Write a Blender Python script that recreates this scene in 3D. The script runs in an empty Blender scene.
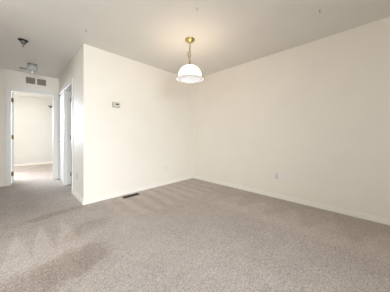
import bpy, bmesh, math, random
from mathutils import Vector, Matrix
R = math.radians
C = bpy.context.scene.collection
scene = bpy.context.scene
random.seed(4)

# ------------------------------------------------------------------ camera
CAM_H = 1.043
cam = bpy.data.cameras.new('camera')
co = bpy.data.objects.new('camera', cam); C.objects.link(co)
cam.sensor_width = 36.0
cam.lens = 36.0 * 172.0 / 390.0
cam.shift_y = -10.0 / 390.0
cam.clip_start = 0.02
co.location = (0, 0, CAM_H)
fw = Vector((.7157, .6984, 0)).normalized()
co.rotation_euler = (R(90), 0, math.atan2(fw.y, fw.x) - R(90))
scene.camera = co

# ------------------------------------------------------------------ world, lights, exposure
w = bpy.data.worlds.new('sky'); scene.world = w; w.use_nodes = True
bg = w.node_tree.nodes['Background']
bg.inputs[0].default_value = (.72, .85, 1, 1); bg.inputs[1].default_value = 1.2

def area(name, loc, direction, sx, sy, power, col, spread=180):
    l = bpy.data.lights.new(name, 'AREA'); l.shape = 'RECTANGLE'
    l.size = sx; l.size_y = sy; l.energy = power; l.color = col; l.spread = R(spread)
    o = bpy.data.objects.new(name, l); C.objects.link(o)
    o.location = loc
    o.rotation_euler = Vector(direction).to_track_quat('-Z', 'Z').to_euler()
    return o
# daylight entering through the windows and the patio door
area('daylight_back_door', (-.8, -2.95, 1.25), (.08, 1, -.42), 2.4, 2.2, 178, (.83, .90, 1), 110)
area('daylight_left_window', (-3.4, .6, 1.6), (1, .1, -.35), 2.2, 1.4, 58, (.84, .91, 1), 150)
area('daylight_bedroom_window', (-1.1, 8.82, 1.55), (.38, -1, -.40), 1.3, 1.3, 390, (.84, .89, 1), 150)
area('daylight_added_side_window', (-3.4, 4.2, 1.6), (1, 0, -.45), 1.5, 1.2, 12, (.82, .89, 1), 120)  # added lamp at an unseen side window, brightens the hall floor

vs = scene.view_settings
vs.view_transform = 'Standard'; vs.look = 'None'; vs.gamma = 1; vs.use_curve_mapping = False
vs.exposure = 0.07

# ------------------------------------------------------------------ materials
def srgb(r, g, b):
    f = lambda c: (c/255/12.92) if c/255 <= .04045 else ((c/255+.055)/1.055)**2.4
    return (f(r), f(g), f(b), 1)

def mat(name, col, rough=.6, metal=0, noise=0, nscale=40, bump=0, bscale=200, **kw):
    m = bpy.data.materials.new(name); m.use_nodes = True
    nt = m.node_tree; p = nt.nodes['Principled BSDF']
    p.inputs['Base Color'].default_value = col
    p.inputs['Roughness'].default_value = rough
    p.inputs['Metallic'].default_value = metal
    for k, v in kw.items(): p.inputs[k.replace('_', ' ')].default_value = v
    tc = nt.nodes.new('ShaderNodeTexCoord')
    if noise:
        n = nt.nodes.new('ShaderNodeTexNoise'); n.inputs['Scale'].default_value = nscale
        n.inputs['Detail'].default_value = 4
        nt.links.new(tc.outputs['Object'], n.inputs['Vector'])
        r = nt.nodes.new('ShaderNodeValToRGB')
        r.color_ramp.elements[0].position = .3; r.color_ramp.elements[1].position = .7
        r.color_ramp.elements[0].color = tuple(c*(1-noise) for c in col[:3]) + (1,)
        r.color_ramp.elements[1].color = tuple(min(1, c*(1+noise)) for c in col[:3]) + (1,)
        nt.links.new(n.outputs['Fac'], r.inputs['Fac'])
        nt.links.new(r.outputs['Color'], p.inputs['Base Color'])
    if bump:
        n2 = nt.nodes.new('ShaderNodeTexNoise'); n2.inputs['Scale'].default_value = bscale
        n2.inputs['Detail'].default_value = 3
        nt.links.new(tc.outputs['Object'], n2.inputs['Vector'])
        b = nt.nodes.new('ShaderNodeBump'); b.inputs['Strength'].default_value = bump
        b.inputs['Distance'].default_value = .002
        nt.links.new(n2.outputs['Fac'], b.inputs['Height'])
        nt.links.new(b.outputs['Normal'], p.inputs['Normal'])
    return m

M = {}
M['wall'] = mat('cream_wall_paint', srgb(241, 231, 217), .5, noise=.012, nscale=3, bump=.25, bscale=160)
M['hallwall'] = M['wall']
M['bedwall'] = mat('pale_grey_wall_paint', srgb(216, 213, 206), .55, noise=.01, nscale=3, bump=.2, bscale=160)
M['ceil'] = mat('ceiling_paint', srgb(236, 231, 224), .8, noise=.012, nscale=2.5, bump=.3, bscale=120)
M['trim'] = mat('white_trim_paint', srgb(237, 231, 224), .4, noise=.01, nscale=8)
M['baseboard'] = mat('baseboard_paint', srgb(246, 237, 226), .4, noise=.01, nscale=8)
M['door'] = mat('white_door_paint', srgb(222, 223, 221), .4, noise=.01, nscale=6)
M['brass'] = mat('polished_brass', srgb(190, 168, 112), .28, 1, noise=.05, nscale=30)
M['agedbrass'] = mat('aged_brass', srgb(120, 98, 58), .4, 1, noise=.15, nscale=60)
M['plastic'] = mat('white_plastic', srgb(234, 228, 224), .35, noise=.01, nscale=30)
M['ivory'] = mat('grey_white_plastic', srgb(205, 200, 192), .4, noise=.02, nscale=30)
M['greyplastic'] = mat('grey_plastic', srgb(160, 157, 153), .5, noise=.02, nscale=30)
M['beigeplastic'] = mat('beige_plastic', srgb(208, 200, 186), .4, noise=.02, nscale=30)
M['dark'] = mat('dark_slot', srgb(35, 32, 30), .6, noise=.1, nscale=50)
M['bronze'] = mat('dark_brown_enamelled_metal', srgb(40, 30, 24), .45, .5, noise=.15, nscale=50)
M['blackmetal'] = mat('blackened_metal', srgb(30, 30, 30), .45, .7, noise=.15, nscale=60)
M['nickel'] = mat('brushed_nickel', srgb(150, 148, 145), .35, .9, noise=.08, nscale=60)
M['vent'] = mat('beige_grille_enamel', srgb(205, 197, 180), .45, .1, noise=.03, nscale=30)
M['ventin'] = mat('brown_grey_backing', srgb(120, 113, 100), .9, noise=.2, nscale=20)  # mottled brown-grey of the flat sheet behind the grille slats
M['cord'] = mat('clear_lamp_cord', srgb(150, 138, 100), .4, noise=.03, nscale=30)
M['lens'] = mat('grey_display', srgb(70, 72, 66), .25, noise=.05, nscale=50)
M['globe'] = mat('clear_ribbed_glass', srgb(200, 198, 192), .25, noise=.02, nscale=30, Transmission_Weight=.15, IOR=1.45)
M['concrete'] = mat('exterior_ground', srgb(150, 148, 140), .9, noise=.1, nscale=2)

def carpet():
    m = bpy.data.materials.new('cut_pile_carpet'); m.use_nodes = True
    nt = m.node_tree; N = nt.nodes; L = nt.links; p = N['Principled BSDF']
    p.inputs['Roughness'].default_value = 1; p.inputs['Specular IOR Level'].default_value = .05
    tc = N.new('ShaderNodeTexCoord'); sep = N.new('ShaderNodeSeparateXYZ')
    L.new(tc.outputs['Object'], sep.inputs[0])
    X, Y = sep.outputs[0], sep.outputs[1]
    def mth(op, a, b=None, c=None, clamp=False):
        n = N.new('ShaderNodeMath'); n.operation = op; n.use_clamp = clamp
        for i, v in enumerate((a, b, c)):
            if v is None: continue
            if isinstance(v, (int, float)): n.inputs[i].default_value = v
            else: L.new(v, n.inputs[i])
        return n.outputs[0]
    def noise(scale, detail=3, vec=None, rough=.5):
        n = N.new('ShaderNodeTexNoise'); n.inputs['Scale'].default_value = scale
        n.inputs['Detail'].default_value = detail; n.inputs['Roughness'].default_value = rough
        L.new(vec or tc.outputs['Object'], n.inputs['Vector']); return n.outputs['Fac']
    def sstep(v, a, b):
        n = N.new('ShaderNodeMapRange'); n.interpolation_type = 'SMOOTHSTEP'
        L.new(v, n.inputs[0]); n.inputs[1].default_value = a; n.inputs[2].default_value = b
        return n.outputs[0]
    wob = mth('MULTIPLY', mth('SUBTRACT', noise(1.3, 2), .5), .35)
    def zigzag(A, B, period, y0, length, phase):
        # wedge shaped vacuum strokes: 1 inside a light wedge
        u = mth('ADD', mth('DIVIDE', mth('ADD', A, mth('MULTIPLY', wob, .45)), period), phase)
        tri = mth('PINGPONG', u, .5)                       # 0..0.5
        t = mth('DIVIDE', mth('SUBTRACT', y0, B), length)  # grows away from the wedge tips
        return mth('MULTIPLY', sstep(mth('SUBTRACT', mth('MULTIPLY', t, .5), tri), -.12, .12),
                   sstep(mth('ABSOLUTE', mth('SUBTRACT', t, .6)), 1.0, .55))
    # strokes square to the middle wall, in front of it
    s = mth('PINGPONG', mth('ADD', mth('DIVIDE', mth('ADD', X, mth('MULTIPLY', wob, .5)), .225), .1), .5)
    st = mth('MULTIPLY', sstep(s, .17, .33), mth('MULTIPLY', sstep(mth('ADD', Y, wob), 1.95, 2.2), sstep(X, .75, 1.15)))
    z1 = mth('MULTIPLY', zigzag(X, Y, .19, 2.68, .62, .1), sstep(X, .62, .35))
    z2 = mth('MULTIPLY', zigzag(Y, X, .42, 2.75, .5, .35), mth('MULTIPLY', sstep(X, 2.0, 2.2), sstep(Y, 2.0, 1.6)))
    z2 = mth('MULTIPLY', z2, .5)
    # darker brown lay of the pile in a few patches
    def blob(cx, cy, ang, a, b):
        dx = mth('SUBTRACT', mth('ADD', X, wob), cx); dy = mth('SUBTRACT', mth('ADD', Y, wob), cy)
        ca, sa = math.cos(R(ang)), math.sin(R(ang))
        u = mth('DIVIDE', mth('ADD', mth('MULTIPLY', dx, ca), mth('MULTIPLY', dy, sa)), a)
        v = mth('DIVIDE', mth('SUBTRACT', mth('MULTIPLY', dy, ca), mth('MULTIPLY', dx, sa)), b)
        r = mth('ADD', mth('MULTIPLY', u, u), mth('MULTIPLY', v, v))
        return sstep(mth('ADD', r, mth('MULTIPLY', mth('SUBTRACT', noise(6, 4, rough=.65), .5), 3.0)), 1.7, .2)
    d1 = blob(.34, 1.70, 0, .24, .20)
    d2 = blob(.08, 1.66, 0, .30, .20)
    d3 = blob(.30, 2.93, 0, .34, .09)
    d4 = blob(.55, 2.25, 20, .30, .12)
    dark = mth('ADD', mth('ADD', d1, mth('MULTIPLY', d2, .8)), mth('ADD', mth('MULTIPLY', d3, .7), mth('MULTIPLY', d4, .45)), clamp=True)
    big = mth('SUBTRACT', noise(1.6, 3, rough=.6), .5)
    mid = mth('SUBTRACT', noise(9, 3, rough=.6), .5)
    fine = mth('SUBTRACT', noise(105, 3, rough=.8), .5)
    v = mth('ADD', mth('MULTIPLY', big, .30), mth('MULTIPLY', mid, .30))
    v = mth('ADD', v, mth('MULTIPLY', fine, 2.6))
    v = mth('ADD', v, mth('MULTIPLY', mth('SUBTRACT', noise(36, 2, rough=.7), .5), .6))
    v = mth('ADD', v, mth('MULTIPLY', st, .12))
    v = mth('ADD', v, mth('MULTIPLY', z1, .17))
    v = mth('ADD', v, mth('MULTIPLY', z2, .22))
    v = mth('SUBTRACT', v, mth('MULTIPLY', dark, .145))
    v = mth('ADD', v, .96)
    mix = N.new('ShaderNodeMix'); mix.data_type = 'RGBA'
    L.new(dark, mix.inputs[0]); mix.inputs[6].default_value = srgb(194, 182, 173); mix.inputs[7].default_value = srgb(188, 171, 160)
    mul = N.new('ShaderNodeVectorMath'); mul.operation = 'SCALE'
    L.new(mix.outputs[2], mul.inputs[0]); L.new(v, mul.inputs['Scale'])
    L.new(mul.outputs[0], p.inputs['Base Color'])
    b = N.new('ShaderNodeBump'); b.inputs['Strength'].default_value = .6; b.inputs['Distance'].default_value = .008
    L.new(noise(110, 3), b.inputs['Height']); L.new(b.outputs['Normal'], p.inputs['Normal'])
    return m
M['carpet'] = carpet()

def pane_glass():
    m = bpy.data.materials.new('window_glass'); m.use_nodes = True
    nt = m.node_tree; N = nt.nodes; L = nt.links
    out = N['Material Output']; N.remove(N['Principled BSDF'])
    t = N.new('ShaderNodeBsdfTransparent'); t.inputs[0].default_value = (.96, .98, .97, 1)
    g = N.new('ShaderNodeBsdfGlossy'); g.inputs['Roughness'].default_value = .02
    f = N.new('ShaderNodeFresnel'); f.inputs['IOR'].default_value = 1.45
    mx = N.new('ShaderNodeMixShader')
    L.new(f.outputs[0], mx.inputs[0]); L.new(t.outputs[0], mx.inputs[1]); L.new(g.outputs[0], mx.inputs[2])
    L.new(mx.outputs[0], out.inputs[0]); return m
M['pane'] = pane_glass()

def shade_glass(name, strength, ribs=False, col=(1, .985, .97, 1)):
    # opal glass of a lit lamp: glows evenly, with pressed ribs
    m = bpy.data.materials.new(name); m.use_nodes = True
    nt = m.node_tree; N = nt.nodes; L = nt.links; p = N['Principled BSDF']
    p.inputs['Base Color'].default_value = srgb(240, 238, 240)
    p.inputs['Roughness'].default_value = .2
    p.inputs['Emission Color'].default_value = col
    p.inputs['Emission Strength'].default_value = strength
    if ribs:
        tc = N.new('ShaderNodeTexCoord'); wv = N.new('ShaderNodeTexNoise'); wv.inputs['Scale'].default_value = 28
        L.new(tc.outputs['Object'], wv.inputs['Vector'])
        b = N.new('ShaderNodeBump'); b.inputs['Strength'].default_value = .5; b.inputs['Distance'].default_value = .01
        L.new(wv.outputs['Fac'], b.inputs['Height']); L.new(b.outputs['Normal'], p.inputs['Normal'])
    return m
M['shade'] = shade_glass('lit_opal_glass', 5, col=(1, .82, .62, 1))
M['flange'] = shade_glass('lit_glass_edge', .5)
M['shade_in'] = shade_glass('lit_pressed_glass_inside', .22, True)
M['bulb'] = shade_glass('lit_bulb', 2)
M['finial'] = shade_glass('glowing_glass_tip', .8)  # glow put into the finial as its bright spot; the globe is unlit

# ------------------------------------------------------------------ mesh helpers
def obj(name, bm, m, parent=None, smooth=False, bevel=0, loc=None):
    me = bpy.data.meshes.new(name)
    bmesh.ops.recalc_face_normals(bm, faces=bm.faces)
    if smooth:
        for f in bm.faces: f.smooth = True
    bm.to_mesh(me); bm.free()
    o = bpy.data.objects.new(name, me); C.objects.link(o)
    for mm in (m if isinstance(m, (list, tuple)) else [m]): me.materials.append(mm)
    if parent: o.parent = parent
    if loc: o.location = loc
    if bevel:
        b = o.modifiers.new('bevel', 'BEVEL'); b.width = bevel; b.segments = 2; b.limit_method = 'ANGLE'
    return o

def box(bm, x0, x1, y0, y1, z0, z1):
    v = [bm.verts.new((x, y, z)) for x in (x0, x1) for y in (y0, y1) for z in (z0, z1)]
    for f in ((0,1,3,2), (4,6,7,5), (0,4,5,1), (2,3,7,6), (0,2,6,4), (1,5,7,3)):
        bm.faces.new([v[i] for i in f])
def boxes(*bs):
    bm = bmesh.new()
    for b in bs: box(bm, *b)
    return bm

def lathe(bm, prof, seg=48, cap=False, mat4=None):
    rings = []
    for r, z in prof:
        if r < 1e-6:
            p = Vector((0, 0, z)); rings.append([bm.verts.new(mat4 @ p if mat4 else p)])
        else:
            ring = []
            for i in range(seg):
                a = 2*math.pi*i/seg; p = Vector((r*math.cos(a), r*math.sin(a), z))
                ring.append(bm.verts.new(mat4 @ p if mat4 else p))
            rings.append(ring)
    for a, b in zip(rings, rings[1:]):
        if len(a) == 1 and len(b) == 1: continue
        for i in range(seg):
            j = (i+1) % seg
            if len(a) == 1: bm.faces.new((a[0], b[i], b[j]))
            elif len(b) == 1: bm.faces.new((a[i], a[j], b[0]))
            else: bm.faces.new((a[i], a[j], b[j], b[i]))
    return bm

def tube(bm, pts, r, seg=8, closed=False):
    pts = [Vector(p) for p in pts]; n = len(pts); rings = []
    up = None
    for i, p in enumerate(pts):
        a = pts[(i-1) % n] if (closed or i) else p
        b = pts[(i+1) % n] if (closed or i < n-1) else p
        t = (b-a).normalized()
        if up is None: up = Vector((0, 0, 1)) if abs(t.z) < .9 else Vector((1, 0, 0))
        s = t.cross(up).normalized(); up = s.cross(t).normalized()
        rr = r[i] if isinstance(r, (list, tuple)) else r
        rings.append([bm.verts.new(p + rr*(math.cos(2*math.pi*k/seg)*s + math.sin(2*math.pi*k/seg)*up)) for k in range(seg)])
    m = n if closed else n-1
    for i in range(m):
        A, B = rings[i], rings[(i+1) % n]
        for k in range(seg): bm.faces.new((A[k], A[(k+1) % seg], B[(k+1) % seg], B[k]))
    if not closed:
        bm.faces.new(rings[0][::-1]); bm.faces.new(rings[-1])
    return bm

def thing(name, label, cat, loc=(0,0,0), rot=(0,0,0), group=None):
    o = bpy.data.objects.new(name, None); C.objects.link(o); o.empty_display_size = .05
    o.location = loc; o.rotation_euler = rot
    o['label'] = label; o['category'] = cat
    if group: o['group'] = group
    return o
def struct(name, bm, m, parent=None, bevel=0, label=None, cat=None):
    o = obj(name, bm, m, parent, bevel=bevel)
    if not parent:
        o['kind'] = 'structure'
        if label: o['label'] = label
        if cat: o['category'] = cat
    return o

# ------------------------------------------------------------------ the shell
H = 2.44; T = .11
XR = 3.03; YM = 3.025; XH = .685; YF = 5.32; XHL = -.37
XL = -3.0; YB = -2.6
BX0, BX1, BY1 = -2.4, 1.6, 8.5        # bedroom
BRX = 2.4                             # side room beyond the near hall doorway

struct('floor', boxes((XL-T, XR+T, YB-T, BY1+T, -.15, 0)), M['carpet'], label='beige cut-pile carpet with vacuum strokes running through room and hallway', cat='floor')
struct('ceiling', boxes((XL-T, XR+T, YB-T, BY1+T, H, H+.12)), M['ceil'], label='flat painted ceiling over the room and hallway', cat='ceiling')
struct('wall_right', boxes((XR, XR+T, YB-T, YM+T, 0, H)), M['wall'], label='long cream wall on the right with one outlet', cat='wall')
struct('wall_front', boxes((XH, XR, YM, YM+T, 0, H)), M['wall'], label='cream middle wall carrying the thermostat', cat='wall')

def wall_x(name, x0, x1, y0, y1, openings, m, **k):
    """wall running along x at y0..y1; openings (a, b, zlo, zhi)"""
    bs = []; c = x0
    for a, b, zl, zh in sorted(openings):
        bs.append((c, a, y0, y1, 0, H))
        if zl > 0: bs.append((a, b, y0, y1, 0, zl))
        bs.append((a, b, y0, y1, zh, H)); c = b
    bs.append((c, x1, y0, y1, 0, H))
    return struct(name, boxes(*bs), m, **k)
def wall_y(name, y0, y1, x0, x1, openings, m, **k):
    bs = []; c = y0
    for a, b, zl, zh in sorted(openings):
        bs.append((x0, x1, c, a, 0, H))
        if zl > 0: bs.append((x0, x1, a, b, 0, zl))
        bs.append((x0, x1, a, b, zh, H)); c = b
    bs.append((x0, x1, c, y1, 0, H))
    return struct(name, boxes(*bs), m, **k)

DH = 2.025                            # head of the door openings
D1 = (-.125, .600)                    # bedroom doorway in the hall end wall (x range)
D2 = (3.80, 4.56)                   # near doorway in the hall right wall (y range)
D3 = (4.69, 5.275)                   # closet door further down the same wall
wall_y('wall_hall_right', YM+T, YF, XH, XH+T, [(D2[0], D2[1], 0, DH), (D3[0], D3[1], 0, DH)], M['hallwall'], label='hallway side wall with two doorways', cat='wall')
wall_x('wall_hall_end', XL-T, BX1+T, YF, YF+T, [(D1[0], D1[1], 0, DH)], M['hallwall'], label='wall across the end of the hallway around the open doorway', cat='wall')
wall_y('wall_hall_left', YM+T, YF, XHL-T, XHL, [(3.35, 4.85, 0, 2.12)], M['hallwall'])  # unseen opening, added to let side light into the hall
wall_x('wall_front_left', XL-T, XHL, YM, YM+T, [], M['wall'])
WB = (-2.0, .4, .03, 2.12)
WP = (-.5, 1.7, .85, 2.12)
WK = (3.5, 4.9, 1.0, 2.1)
WR = (-1.75, -.45, .85, 2.15)
wall_x('wall_back', XL-T, XR, YB-T, YB, [WB], M['wall'])
wall_y('wall_left', YB, YF, XL-T, XL, [WP, WK], M['wall'])
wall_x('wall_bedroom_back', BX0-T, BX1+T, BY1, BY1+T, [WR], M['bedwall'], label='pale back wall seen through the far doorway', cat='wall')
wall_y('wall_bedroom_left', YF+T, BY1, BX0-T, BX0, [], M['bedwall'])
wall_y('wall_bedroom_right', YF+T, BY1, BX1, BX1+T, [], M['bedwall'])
wall_y('wall_side_room_right', YM+T, YF, BRX, BRX+T, [], M['wall'])
wall_x('wall_side_room_far', XH+T, BRX, 4.70, 4.76, [], M['wall'])

# baseboards
BH, BT = .07, .012
def base(name, b, label=None):
    struct(name, boxes(b), M['baseboard'], bevel=.004, label=label, cat='baseboard' if label else None)
base('baseboard_right', (XR-BT, XR, YB, YM-BT, 0, BH), 'white baseboard along the long right wall')
base('baseboard_front', (XH-BT, XR, YM-BT, YM, 0, BH), 'white baseboard below the middle wall')
base('baseboard_hall_right', (XH-BT, XH, YM, D2[0]-.065, 0, BH), 'white baseboard along the hallway side wall')
base('baseboard_hall_end', (XHL, D1[0]-.066, YF-BT, YF, 0, BH), 'white baseboard left of the far doorway')
base('baseboard_hall_left', (XHL, XHL+BT, 4.85, YF-BT, 0, BH))
base('baseboard_bedroom', (BX0, BX1, BY1-BT, BY1, 0, BH), 'white baseboard along the bedroom back wall')
base('baseboard_back', (XL, XR-BT, YB, YB+BT, 0, BH))

# ------------------------------------------------------------------ doorways, doors
CW, CT = .060, .014
def casing_x(name, x0, x1, y, side, label):
    """casing (three boards) round an opening in a wall along x; side=-1 projects toward -y"""
    ya, yb = sorted((y, y+side*CT))
    o = struct(name, boxes((x0-CW, x0+.006, ya, yb, 0, DH-.006), (x1-.006, x1+CW, ya, yb, 0, DH-.006), (x0-CW, x1+CW, ya, yb, DH-.006, DH+CW)),
               M['trim'], bevel=.004, label=label, cat='door frame')
    return o
def casing_y(name, y0, y1, x, side, label, m=None):
    xa, xb = sorted((x, x+side*CT))
    return struct(name, boxes((xa, xb, y0-CW, y0+.006, 0, DH-.006), (xa, xb, y1-.006, y1+CW, 0, DH-.006), (xa, xb, y0-CW, y1+CW, DH-.006, DH+CW)),
               m or M['trim'], bevel=.004, label=label, cat='door frame')
J = .014
t1 = casing_x('trim_1', D1[0], D1[1], YF, -1, 'white casing around the open doorway at the hallway end')
struct('jamb', boxes((D1[0], D1[0]+J, YF, YF+T, 0, DH-J), (D1[1]-J, D1[1], YF, YF+T, 0, DH-J), (D1[0], D1[1], YF, YF+T, DH-J, DH),
                     (D1[1]-J-.01, D1[1]-J, YF+.03, YF+.06, 0, DH-J)), M['trim'], t1)
t2 = casing_y('trim_2', D2[0], D2[1], XH, -1, 'white casing around the near side doorway of the hallway')
struct('jamb', boxes((XH, XH+T, D2[0], D2[0]+J, 0, DH-J), (XH, XH+T, D2[1]-J, D2[1], 0, DH-J), (XH, XH+T, D2[0], D2[1], DH-J, DH),
                     (XH+.028, XH+.062, D2[1]-J-.012, D2[1]-J, 0, DH-J), (XH+.028, XH+.062, D2[0]+J, D2[0]+J+.012, 0, DH-J)), M['trim'], t2)
t3 = casing_y('trim_3', D3[0], D3[1], XH, -1, 'white casing around the narrow closed hallway closet')
struct('jamb', boxes((XH, XH+T, D3[0], D3[0]+J, 0, DH-J), (XH, XH+T, D3[1]-J, D3[1], 0, DH-J), (XH, XH+T, D3[0], D3[1], DH-J, DH)), M['trim'], t3)

def panels(bm_, plane, a0, a1, c, side):
    """four raised fields on a door face"""
    w2 = (a1-a0)
    for (u0, u1) in ((.16, .46), (.54, .84)):
        for (z0, z1) in ((.2, .9), (1.05, 1.85)):
            A0, A1 = a0+w2*u0, a0+w2*u1
            cc = sorted((c, c+side*.004))
            if plane == 'x': box(bm_, cc[0], cc[1], A0, A1, z0, z1)
            else: box(bm_, A0, A1, cc[0], cc[1], z0, z1)

def knob_bm(d):
    """round knob whose axis points along +z, length d"""
    bm = bmesh.new()
    lathe(bm, [(0, 0), (.026, 0), (.026, .006), (.012, .010), (.010, d*.45), (.022, d*.6), (.027, d*.78), (.022, d*.95), (0, d)], 24)
    return bm
def hinge(parent, x0, x1, y0, y1, zc, px, py):
    bm = boxes((x0, x1, y0, y1, zc-.045, zc+.045))
    tube(bm, [(px, py, zc-.048), (px, py, zc+.048)], .006, 10)
    o = obj('hinge', bm, M['agedbrass'], parent)
    o['label'] = 'aged brass hinge'
HZ = (.22, 1.02, 1.82)
# bedroom door: swung fully into the bedroom, seen edge on
d1 = bpy.data.objects.new('door_1', None); C.objects.link(d1)
d1['kind'] = 'structure'; d1['label'] = 'white door of the far doorway, open into the bedroom and seen edge on'; d1['category'] = 'door'
LX = D1[0]+J
obj('door_leaf', boxes((LX+.003, LX+.038, YF+T+.006, YF+T+.70, .012, DH-J-.004)), M['door'], d1, bevel=.002)
for hz in HZ: hinge(d1, LX+.007, LX+.034, YF+T+.0035, YF+T+.006, hz, LX+.006, YF+T+.002)
for s in (-1, 1):
    kb = obj('door_knob', knob_bm(.055), M['brass'], d1, True)
    kb.location = (LX+.0205+s*.0175, YF+T+.64, .93); kb.rotation_euler = (0, s*R(90), 0)
piv = Vector((LX, YF+T, 0)); rm = Matrix.Rotation(R(8), 3, 'Z')
d1.location = piv - rm @ piv; d1.rotation_euler = (0, 0, R(8))
# side room door, swung in against its far jamb
d2 = bpy.data.objects.new('door_2', None); C.objects.link(d2)
d2['kind'] = 'structure'; d2['label'] = 'door opened inside the near side doorway, dark hinges showing'; d2['category'] = 'door'
LY = D2[1]-J
obj('door_leaf', boxes((XH+T+.006, XH+T+.715, LY-.038, LY-.003, .012, DH-J-.004)), M['door'], d2, bevel=.002)
for hz in HZ: hinge(d2, XH+T-.012, XH+T+.0055, LY-.034, LY-.006, hz, XH+T+.000, LY-.040)
for s in (-1, 1):
    kb = obj('door_knob', knob_bm(.055), M['brass'], d2, True)
    kb.location = (XH+T+.655, LY-.0205+s*.0175, .93); kb.rotation_euler = (-s*R(90), 0, 0)
# closet door
d3 = bpy.data.objects.new('door_3', None); C.objects.link(d3)
d3['kind'] = 'structure'; d3['label'] = 'narrow closed white closet door with a small knob'; d3['category'] = 'door'
bm = boxes((XH+.004, XH+.036, D3[0]+J+.003, D3[1]-J-.003, .012, DH-J-.016))
obj('door_leaf', bm, M['door'], d3, bevel=.002)
kb = obj('door_knob', knob_bm(.035), M['nickel'], d3, True); kb.scale = (.65, .65, 1)
kb.location = (XH+.004, 4.945, .925); kb.rotation_euler = (0, -R(90), 0)
kb['label'] = 'small grey metal knob'
obj('door_track', boxes((XH+.012, XH+.040, D3[0]+J, D3[1]-J, DH-J-.014, DH-J)), M['dark'], d3)

# ------------------------------------------------------------------ windows behind the camera and in the bedroom
def window_along_x(name, a, b, z0, z1, y0, y1, mull):
    fr = []; f = .045; ym = (y0+y1)/2
    fr += [(a, a+f, ym-.03, ym+.03, z0, z1), (b-f, b, ym-.03, ym+.03, z0, z1), (a, b, ym-.03, ym+.03, z0, z0+f), (a, b, ym-.03, ym+.03, z1-f, z1)]
    for k in range(1, mull+1):
        c = a+(b-a)*k/(mull+1); fr.append((c-.025, c+.025, ym-.025, ym+.025, z0, z1))
    w_ = struct(name, boxes(*fr), M['trim'])
    obj('glass', boxes((a+f, b-f, ym-.003, ym+.003, z0+f, z1-f)), M['pane'], w_)
    return w_
def window_along_y(name, a, b, z0, z1, x0, x1, mull):
    fr = []; f = .045; xm = (x0+x1)/2
    fr += [(xm-.03, xm+.03, a, a+f, z0, z1), (xm-.03, xm+.03, b-f, b, z0, z1), (xm-.03, xm+.03, a, b, z0, z0+f), (xm-.03, xm+.03, a, b, z1-f, z1)]
    for k in range(1, mull+1):
        c = a+(b-a)*k/(mull+1); fr.append((xm-.025, xm+.025, c-.025, c+.025, z0, z1))
    w_ = struct(name, boxes(*fr), M['trim'])
    obj('glass', boxes((xm-.003, xm+.003, a+f, b-f, z0+f, z1-f)), M['pane'], w_)
    return w_
window_along_x('window_1', WB[0], WB[1], WB[2], WB[3], YB-T, YB, 1)
window_along_y('window_2', WP[0], WP[1], WP[2], WP[3], XL-T, XL, 1)
window_along_y('window_4', WK[0], WK[1], WK[2], WK[3], XL-T, XL, 1)  # unseen window added for the side light of the hall
window_along_x('window_3', WR[0], WR[1], WR[2], WR[3], BY1, BY1+T, 1)
struct('ground_outside', boxes((-12, XL-T-.001, -12, 14, -.3, -.1), (XL-T-.001, 12, -12, YB-T-.001, -.3, -.1)), M['concrete'])

# ------------------------------------------------------------------ pendant lamp
PX, PY = .7157*2.49 + .6984*(-.0727), .6984*2.49 + .7157*.0727
lamp = thing('pendant_lamp', 'brass chain pendant with lit white glass dome shade hanging near the corner', 'ceiling light', (PX, PY, H))
bm = bmesh.new()
lathe(bm, [(0, -.048), (.010, -.048), (.014, -.042), (.022, -.036), (.052, -.026), (.066, -.016), (.070, -.006), (.070, 0), (0, 0)], 40)
obj('canopy', bm, M['brass'], lamp, True)
bm = bmesh.new()
lathe(bm, [(0, -.006), (.006, -.006), (.006, 0), (0, 0)], 12)
# loop below canopy
tube(bm, [(.010*math.cos(a), 0, -.010-.010*math.sin(a)) for a in [2*math.pi*i/16 for i in range(16)]], .0022, 6, True)
hk = obj('loop', bm, M['brass'], lamp, True); hk.location = (0, 0, -.046)
# chain
ZC0, ZC1 = -.066, -.325
nl = 8; pitch = (ZC0-ZC1)/nl
for i in range(nl):
    bm = bmesh.new(); hl = pitch*.5+.0045; hw = .012; pts = []
    for k in range(20):
        a = 2*math.pi*k/20; u = math.cos(a)*hw; z = math.sin(a)*(hl-hw) + (hw if math.sin(a) > 0 else -hw)*abs(math.sin(a))
        pts.append((u, 0, z))
    tube(bm, pts, .0036, 6, True)
    l = obj('chain_link', bm, M['brass'], lamp, True)
    l.location = (0, 0, ZC0-pitch*(i+.5)); l.rotation_euler = (0, 0, R(45+90*(i % 2)))
# cord woven by the chain with a slack loop
pts = []
for i in range(70):
    t = i/69; z = -.045 - t*.30
    sl = math.exp(-((t-.62)/.16)**2)
    a = 9*t
    off = .010
    pts.append((-.6984*.036*sl + off*math.cos(a), .7157*.036*sl + off*math.sin(a), z - .018*sl*math.sin(t*9)))
o = obj('cord', tube(bmesh.new(), pts, .0034, 8), M['cord'], lamp, True)
# a second turn of slack
pts = []
for i in range(28):
    a = 2*math.pi*i/28
    rr = .030+.004*math.sin(2*a)
    pts.append((-.6984*(rr*math.cos(a)*.8+.016), .7157*(rr*math.cos(a)*.8+.016) + .004*math.sin(a), -.215+rr*math.sin(a)*1.25))
obj('cord_loop', tube(bmesh.new(), pts, .0034, 8, True), M['cord'], lamp, True)
# brass cap over shade
bm = bmesh.new()
lathe(bm, [(0, -.322), (.006, -.322), (.009, -.330), (.006, -.338), (.010, -.346), (.018, -.356), (.030, -.368), (.034, -.378), (.034, -.384), (0, -.384)], 36)
obj('shade_cap', bm, M['brass'], lamp, True)
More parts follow.
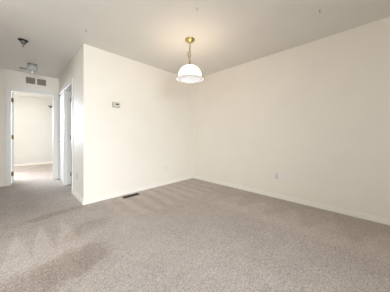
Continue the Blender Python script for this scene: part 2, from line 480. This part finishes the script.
# dome shade (outside + inside)
outer = []
for i in range(21):
    a = R(90)*i/20
    outer.append((.166*math.sin(a)**.92 if i else .0001, -.378 - .160*(1-math.cos(a))))
outer += [(.168, -.556), (.176, -.566), (.190, -.572), (.205, -.577)]
outer[0] = (.02, -.378)
bm = bmesh.new(); lathe(bm, outer, 72)
obj('shade', bm, M['shade'], lamp, True)
inner = [(r-.005, z-.003) for r, z in outer if r <= .167] + [(.163, -.577)]
bm = bmesh.new(); lathe(bm, inner, 72)
obj('shade_lining', bm, M['shade_in'], lamp, True)
bm = bmesh.new(); lathe(bm, [(.163, -.577), (.168, -.580), (.190, -.580), (.205, -.579), (.2055, -.577)], 72)
obj('shade_flange', bm, M['flange'], lamp, True)
def ring(name, r, z, t):
    obj(name, tube(bmesh.new(), [(r*math.cos(2*math.pi*i/72), r*math.sin(2*math.pi*i/72), z) for i in range(72)], t, 8, True), M['brass'], lamp, True)
ring('shade_rim', .2065, -.579, .0045)
ring('inner_ring', .164, -.580, .003)
bm = bmesh.new(); lathe(bm, [(0, -.384), (.020, -.384), (.020, -.43), (.016, -.435), (0, -.435)], 24)
obj('socket', bm, M['ivory'], lamp, True)
bm = bmesh.new(); lathe(bm, [(.012, -.434), (.014, -.445), (.028, -.470), (.030, -.485), (.024, -.503), (.012, -.513), (0, -.515)], 24)
obj('bulb', bm, M['bulb'], lamp, True)
# ------------------------------------------------------------------ wall and ceiling fittings
# thermostat on middle wall
TX, TZ = 1.165, 1.575
th = thing('thermostat', 'small white thermostat with dark display on the middle wall', 'thermostat', (TX, YM, TZ))
obj('backplate', boxes((-.064, .064, -.006, 0, -.045, .045)), M['nickel'], th, bevel=.002)
obj('housing', boxes((-.058, .058, -.026, -.006, -.040, .040)), M['beigeplastic'], th, bevel=.005)
obj('display', boxes((-.012, .038, -.0275, -.026, -.002, .020)), M['lens'], th, bevel=.001)
obj('lever', boxes((-.045, -.038, -.032, -.026, .0, .022)), M['ivory'], th, bevel=.001)
obj('button', boxes((-.004, .006, -.030, -.026, -.028, -.020)), M['ivory'], th, bevel=.001)

def outlet(name, label, loc, rz, plate, recept):
    t = thing(name, label, 'outlet', loc, (0, 0, rz), 'wall outlets')
    obj('cover_plate', boxes((-.036, .036, -.006, 0, -.058, .058)), plate, t, bevel=.003)
    for s in (-1, 1):
        bm = bmesh.new()
        lathe(bm, [(0, .0), (.017, .0), (.0165, .0035), (0, .0035)], 24, mat4=Matrix.Rotation(R(90), 4, 'X'))
        r = obj('receptacle', bm, recept, t, loc=(0, -.006, s*.0205))
        q = boxes((-.0075, -.0045, -.0042, -.003, -.001, .009), (.0045, .0075, -.0042, -.003, -.001, .007), (-.002, .002, -.0042, -.003, -.011, -.007))
        obj('slot', q, M['dark'], r)
    bm = bmesh.new(); lathe(bm, [(0, .0), (.003, .0), (.002, .0015), (0, .0015)], 12, mat4=Matrix.Rotation(R(90), 4, 'X'))
    obj('screw', bm, M['nickel'], t, loc=(0, -.006, 0))
    return t
outlet('wall_outlet', 'white outlet low on the long right wall', (XR, 1.035, .371), R(-90), M['plastic'], M['ivory'])
outlet('wall_outlet', 'wall-coloured outlet low on the middle wall below and right of thermostat', (2.208, YM, .356), 0, M['wall'], M['wall'])
outlet('wall_outlet', 'outlet low on the hallway side wall beside the outer corner', (XH, 3.443, .37), R(-90), M['ivory'], M['ivory'])
sw = thing('light_switch', 'white light switch on the hallway side wall near the outer corner', 'light switch', (XH, 3.209, 1.17), (0, 0, R(-90)))
obj('cover_plate', boxes((-.036, .036, -.006, 0, -.058, .058)), M['ivory'], sw, bevel=.003)
obj('toggle', boxes((-.005, .005, -.020, -.006, .0, .014)), M['plastic'], sw, bevel=.001)

# floor register in the carpet at the foot of the middle wall
fr = thing('floor_register', 'dark brown metal floor register in carpet against the middle wall', 'floor vent', (1.366, 2.885, 0))
fr.scale = (.86, .80, 1)
obj('register_frame', boxes((-.165, .165, -.052, -.040, 0, .009), (-.165, .165, .040, .052, 0, .009), (-.165, -.150, -.040, .040, 0, .009), (.150, .165, -.040, .040, 0, .009),
    (-.004, .004, -.040, .040, 0, .008)), M['bronze'], fr, bevel=.002)
bm = bmesh.new()
for i in range(26):
    x = -.146+.292*i/25
    if abs(x) < .006: continue
    box(bm, x-.0028, x+.0028, -.040, .040, .001, .0065)
obj('louvers', bm, M['bronze'], fr)
obj('duct_shade_sheet', boxes((-.150, .150, -.040, .040, .0005, .0015)), M['dark'], fr)  # dark sheet lying on the floor; shade of the duct is in its colour

# return air grille over far doorway
g = thing('air_grille', 'beige metal return air grille above the far doorway', 'air vent', (.277, YF, 2.281))
GW, GH = .178, .080
obj('grille_frame', boxes((-GW, GW, -.010, 0, GH-.010, GH), (-GW, GW, -.010, 0, -GH, -GH+.010), (-GW, -GW+.010, -.010, 0, -GH+.010, GH-.010), (GW-.010, GW, -.010, 0, -GH+.010, GH-.010),
     (-.014, .014, -.010, 0, -GH+.010, GH-.010)), M['wall'], g, bevel=.002)
for s in (-1, 1):
    a, b = (.014, GW-.010) if s > 0 else (-GW+.010, -.014)
    bk = obj('grille_panel', boxes((a, b, -.002, 0, -GH+.010, GH-.010)), M['ventin'], g)
    bm = bmesh.new()
    n = 8
    for i in range(n):
        z = -GH+.016+(2*GH-.032)*i/(n-1)
        v = [bm.verts.new(p) for p in ((a, -.009, z-.005), (b, -.009, z-.005), (b, -.003, z+.002), (a, -.003, z+.002),
                                       (a, -.0078, z-.0055), (b, -.0078, z-.0055), (b, -.0018, z+.0012), (a, -.0018, z+.0012))]
        for f in ((0,1,2,3), (7,6,5,4), (0,4,5,1), (1,5,6,2), (2,6,7,3), (3,7,4,0)): bm.faces.new([v[k] for k in f])
    obj('slats', bm, M['vent'], g)

# ceiling hooks
hooks = [((1.36, 1.295), 'small hook stub in the ceiling nearest the camera above the pendant', .013),
         ((2.333, .340), 'small dark hook in the ceiling above the long right wall', .014),
         ((.619, 2.61), 'tiny hook in the ceiling just in front of the outer corner', .012)]
for (x, y), lab, r in hooks:
    t = thing('ceiling_hook', lab, 'hook', (x, y, H), (0, 0, random.uniform(0, 3)), 'ceiling hooks')
    bm = bmesh.new(); lathe(bm, [(0, -.004), (.008, -.004), (.010, 0), (0, 0)], 16)
    obj('hook_base', bm, M['ivory'], t, True)
    pts = [(0, 0, -.003), (0, 0, -.012)] + [(r*.7-r*.7*math.cos(a), 0, -.012-r*.9*math.sin(a)) for a in [R(180)*k/10*1.25 for k in range(1, 11)]]
    obj('hook_wire', tube(bmesh.new(), pts, .0022, 8), M['nickel'], t, True)

# dark ceiling fitting at the hallway mouth
f = thing('ceiling_fitting', 'dark metal ceiling fitting with a short stem at the hallway mouth', 'ceiling fitting', (.045, 3.55, H), (0, 0, R(20)))
f.scale = (.82, .82, 1)
bm = bmesh.new(); lathe(bm, [(0, -.010), (.035, -.010), (.060, -.007), (.068, -.003), (.069, 0), (0, 0)], 36)
obj('mounting_plate', bm, M['blackmetal'], f, True)
bm = bmesh.new(); lathe(bm, [(0, -.048), (.012, -.048), (.016, -.040), (.020, -.030), (.030, -.020), (.034, -.009), (0, -.009)], 24)
obj('body', bm, M['nickel'], f, True)
for s in (-1, 1):
    pts = [(s*.040, 0, -.008), (s*.042, 0, -.024), (s*.030, 0, -.040), (s*.012, 0, -.052), (0, 0, -.058)]
    obj('bracket_arm', tube(bmesh.new(), pts, .006, 8), M['blackmetal'], f, True)
bm = bmesh.new(); lathe(bm, [(0, -.098), (.010, -.098), (.014, -.094), (.014, -.088), (.007, -.084), (.007, -.060), (.010, -.048), (0, -.048)], 20)
obj('stem', bm, M['nickel'], f, True)

# glass globe ceiling light further in the hallway
f = thing('globe_ceiling_light', 'round glass globe ceiling light in the hallway near the air grille', 'ceiling light', (.185, 4.62, H))
bm = bmesh.new(); lathe(bm, [(0, -.016), (.062, -.016), (.072, -.010), (.075, 0), (0, 0)], 36)
obj('light_base', bm, M['nickel'], f, True)
bm = bmesh.new()
prof = [(.060, -.014)]
for i in range(1, 16):
    a = R(180)*(.17+.83*i/15)
    prof.append((max(.082*math.sin(a), 0) if i < 15 else 0, -.075+.068*math.cos(a)))
lathe(bm, prof, 40)
obj('glass_globe', bm, M['globe'], f, True)
bm = bmesh.new(); lathe(bm, [(0, -.158), (.008, -.154), (.011, -.148), (.008, -.142), (0, -.140)], 20)
obj('finial', bm, M['finial'], f, True)

# smoke detector near hall end
f = thing('smoke_detector', 'flat round smoke detector on the ceiling left of glass globe light', 'smoke detector', (.06, 4.97, H))
bm = bmesh.new(); lathe(bm, [(0, -.008), (.068, -.008), (.070, -.004), (.070, 0), (0, 0)], 36)
obj('detector_base', bm, M['ivory'], f, True)
bm = bmesh.new(); lathe(bm, [(0, -.030), (.030, -.030), (.048, -.027), (.056, -.020), (.058, -.008), (0, -.008)], 36)
obj('detector_cover', bm, M['greyplastic'], f, True)

# bracket high on the bedroom wall
f = thing('wall_bracket', 'small black curtain-rod bracket high on the bedroom back wall', 'bracket', (.845, BY1, 2.14))
obj('bracket_plate', boxes((-.020, .020, -.005, 0, -.035, .035)), M['blackmetal'], f, bevel=.002)
obj('bracket_arm', tube(bmesh.new(), [(0, -.004, 0), (0, -.05, 0), (0, -.075, -.006), (0, -.085, .012)], .008, 8), M['blackmetal'], f, True)
bm = bmesh.new(); lathe(bm, [(0, -.075), (.014, -.070), (.019, -.055), (.012, -.045), (.012, .075), (0, .075)], 16, mat4=Matrix.Rotation(R(90), 4, 'Y'))
obj('rod_stub', bm, M['blackmetal'], f, True, loc=(0, -.085, .022))
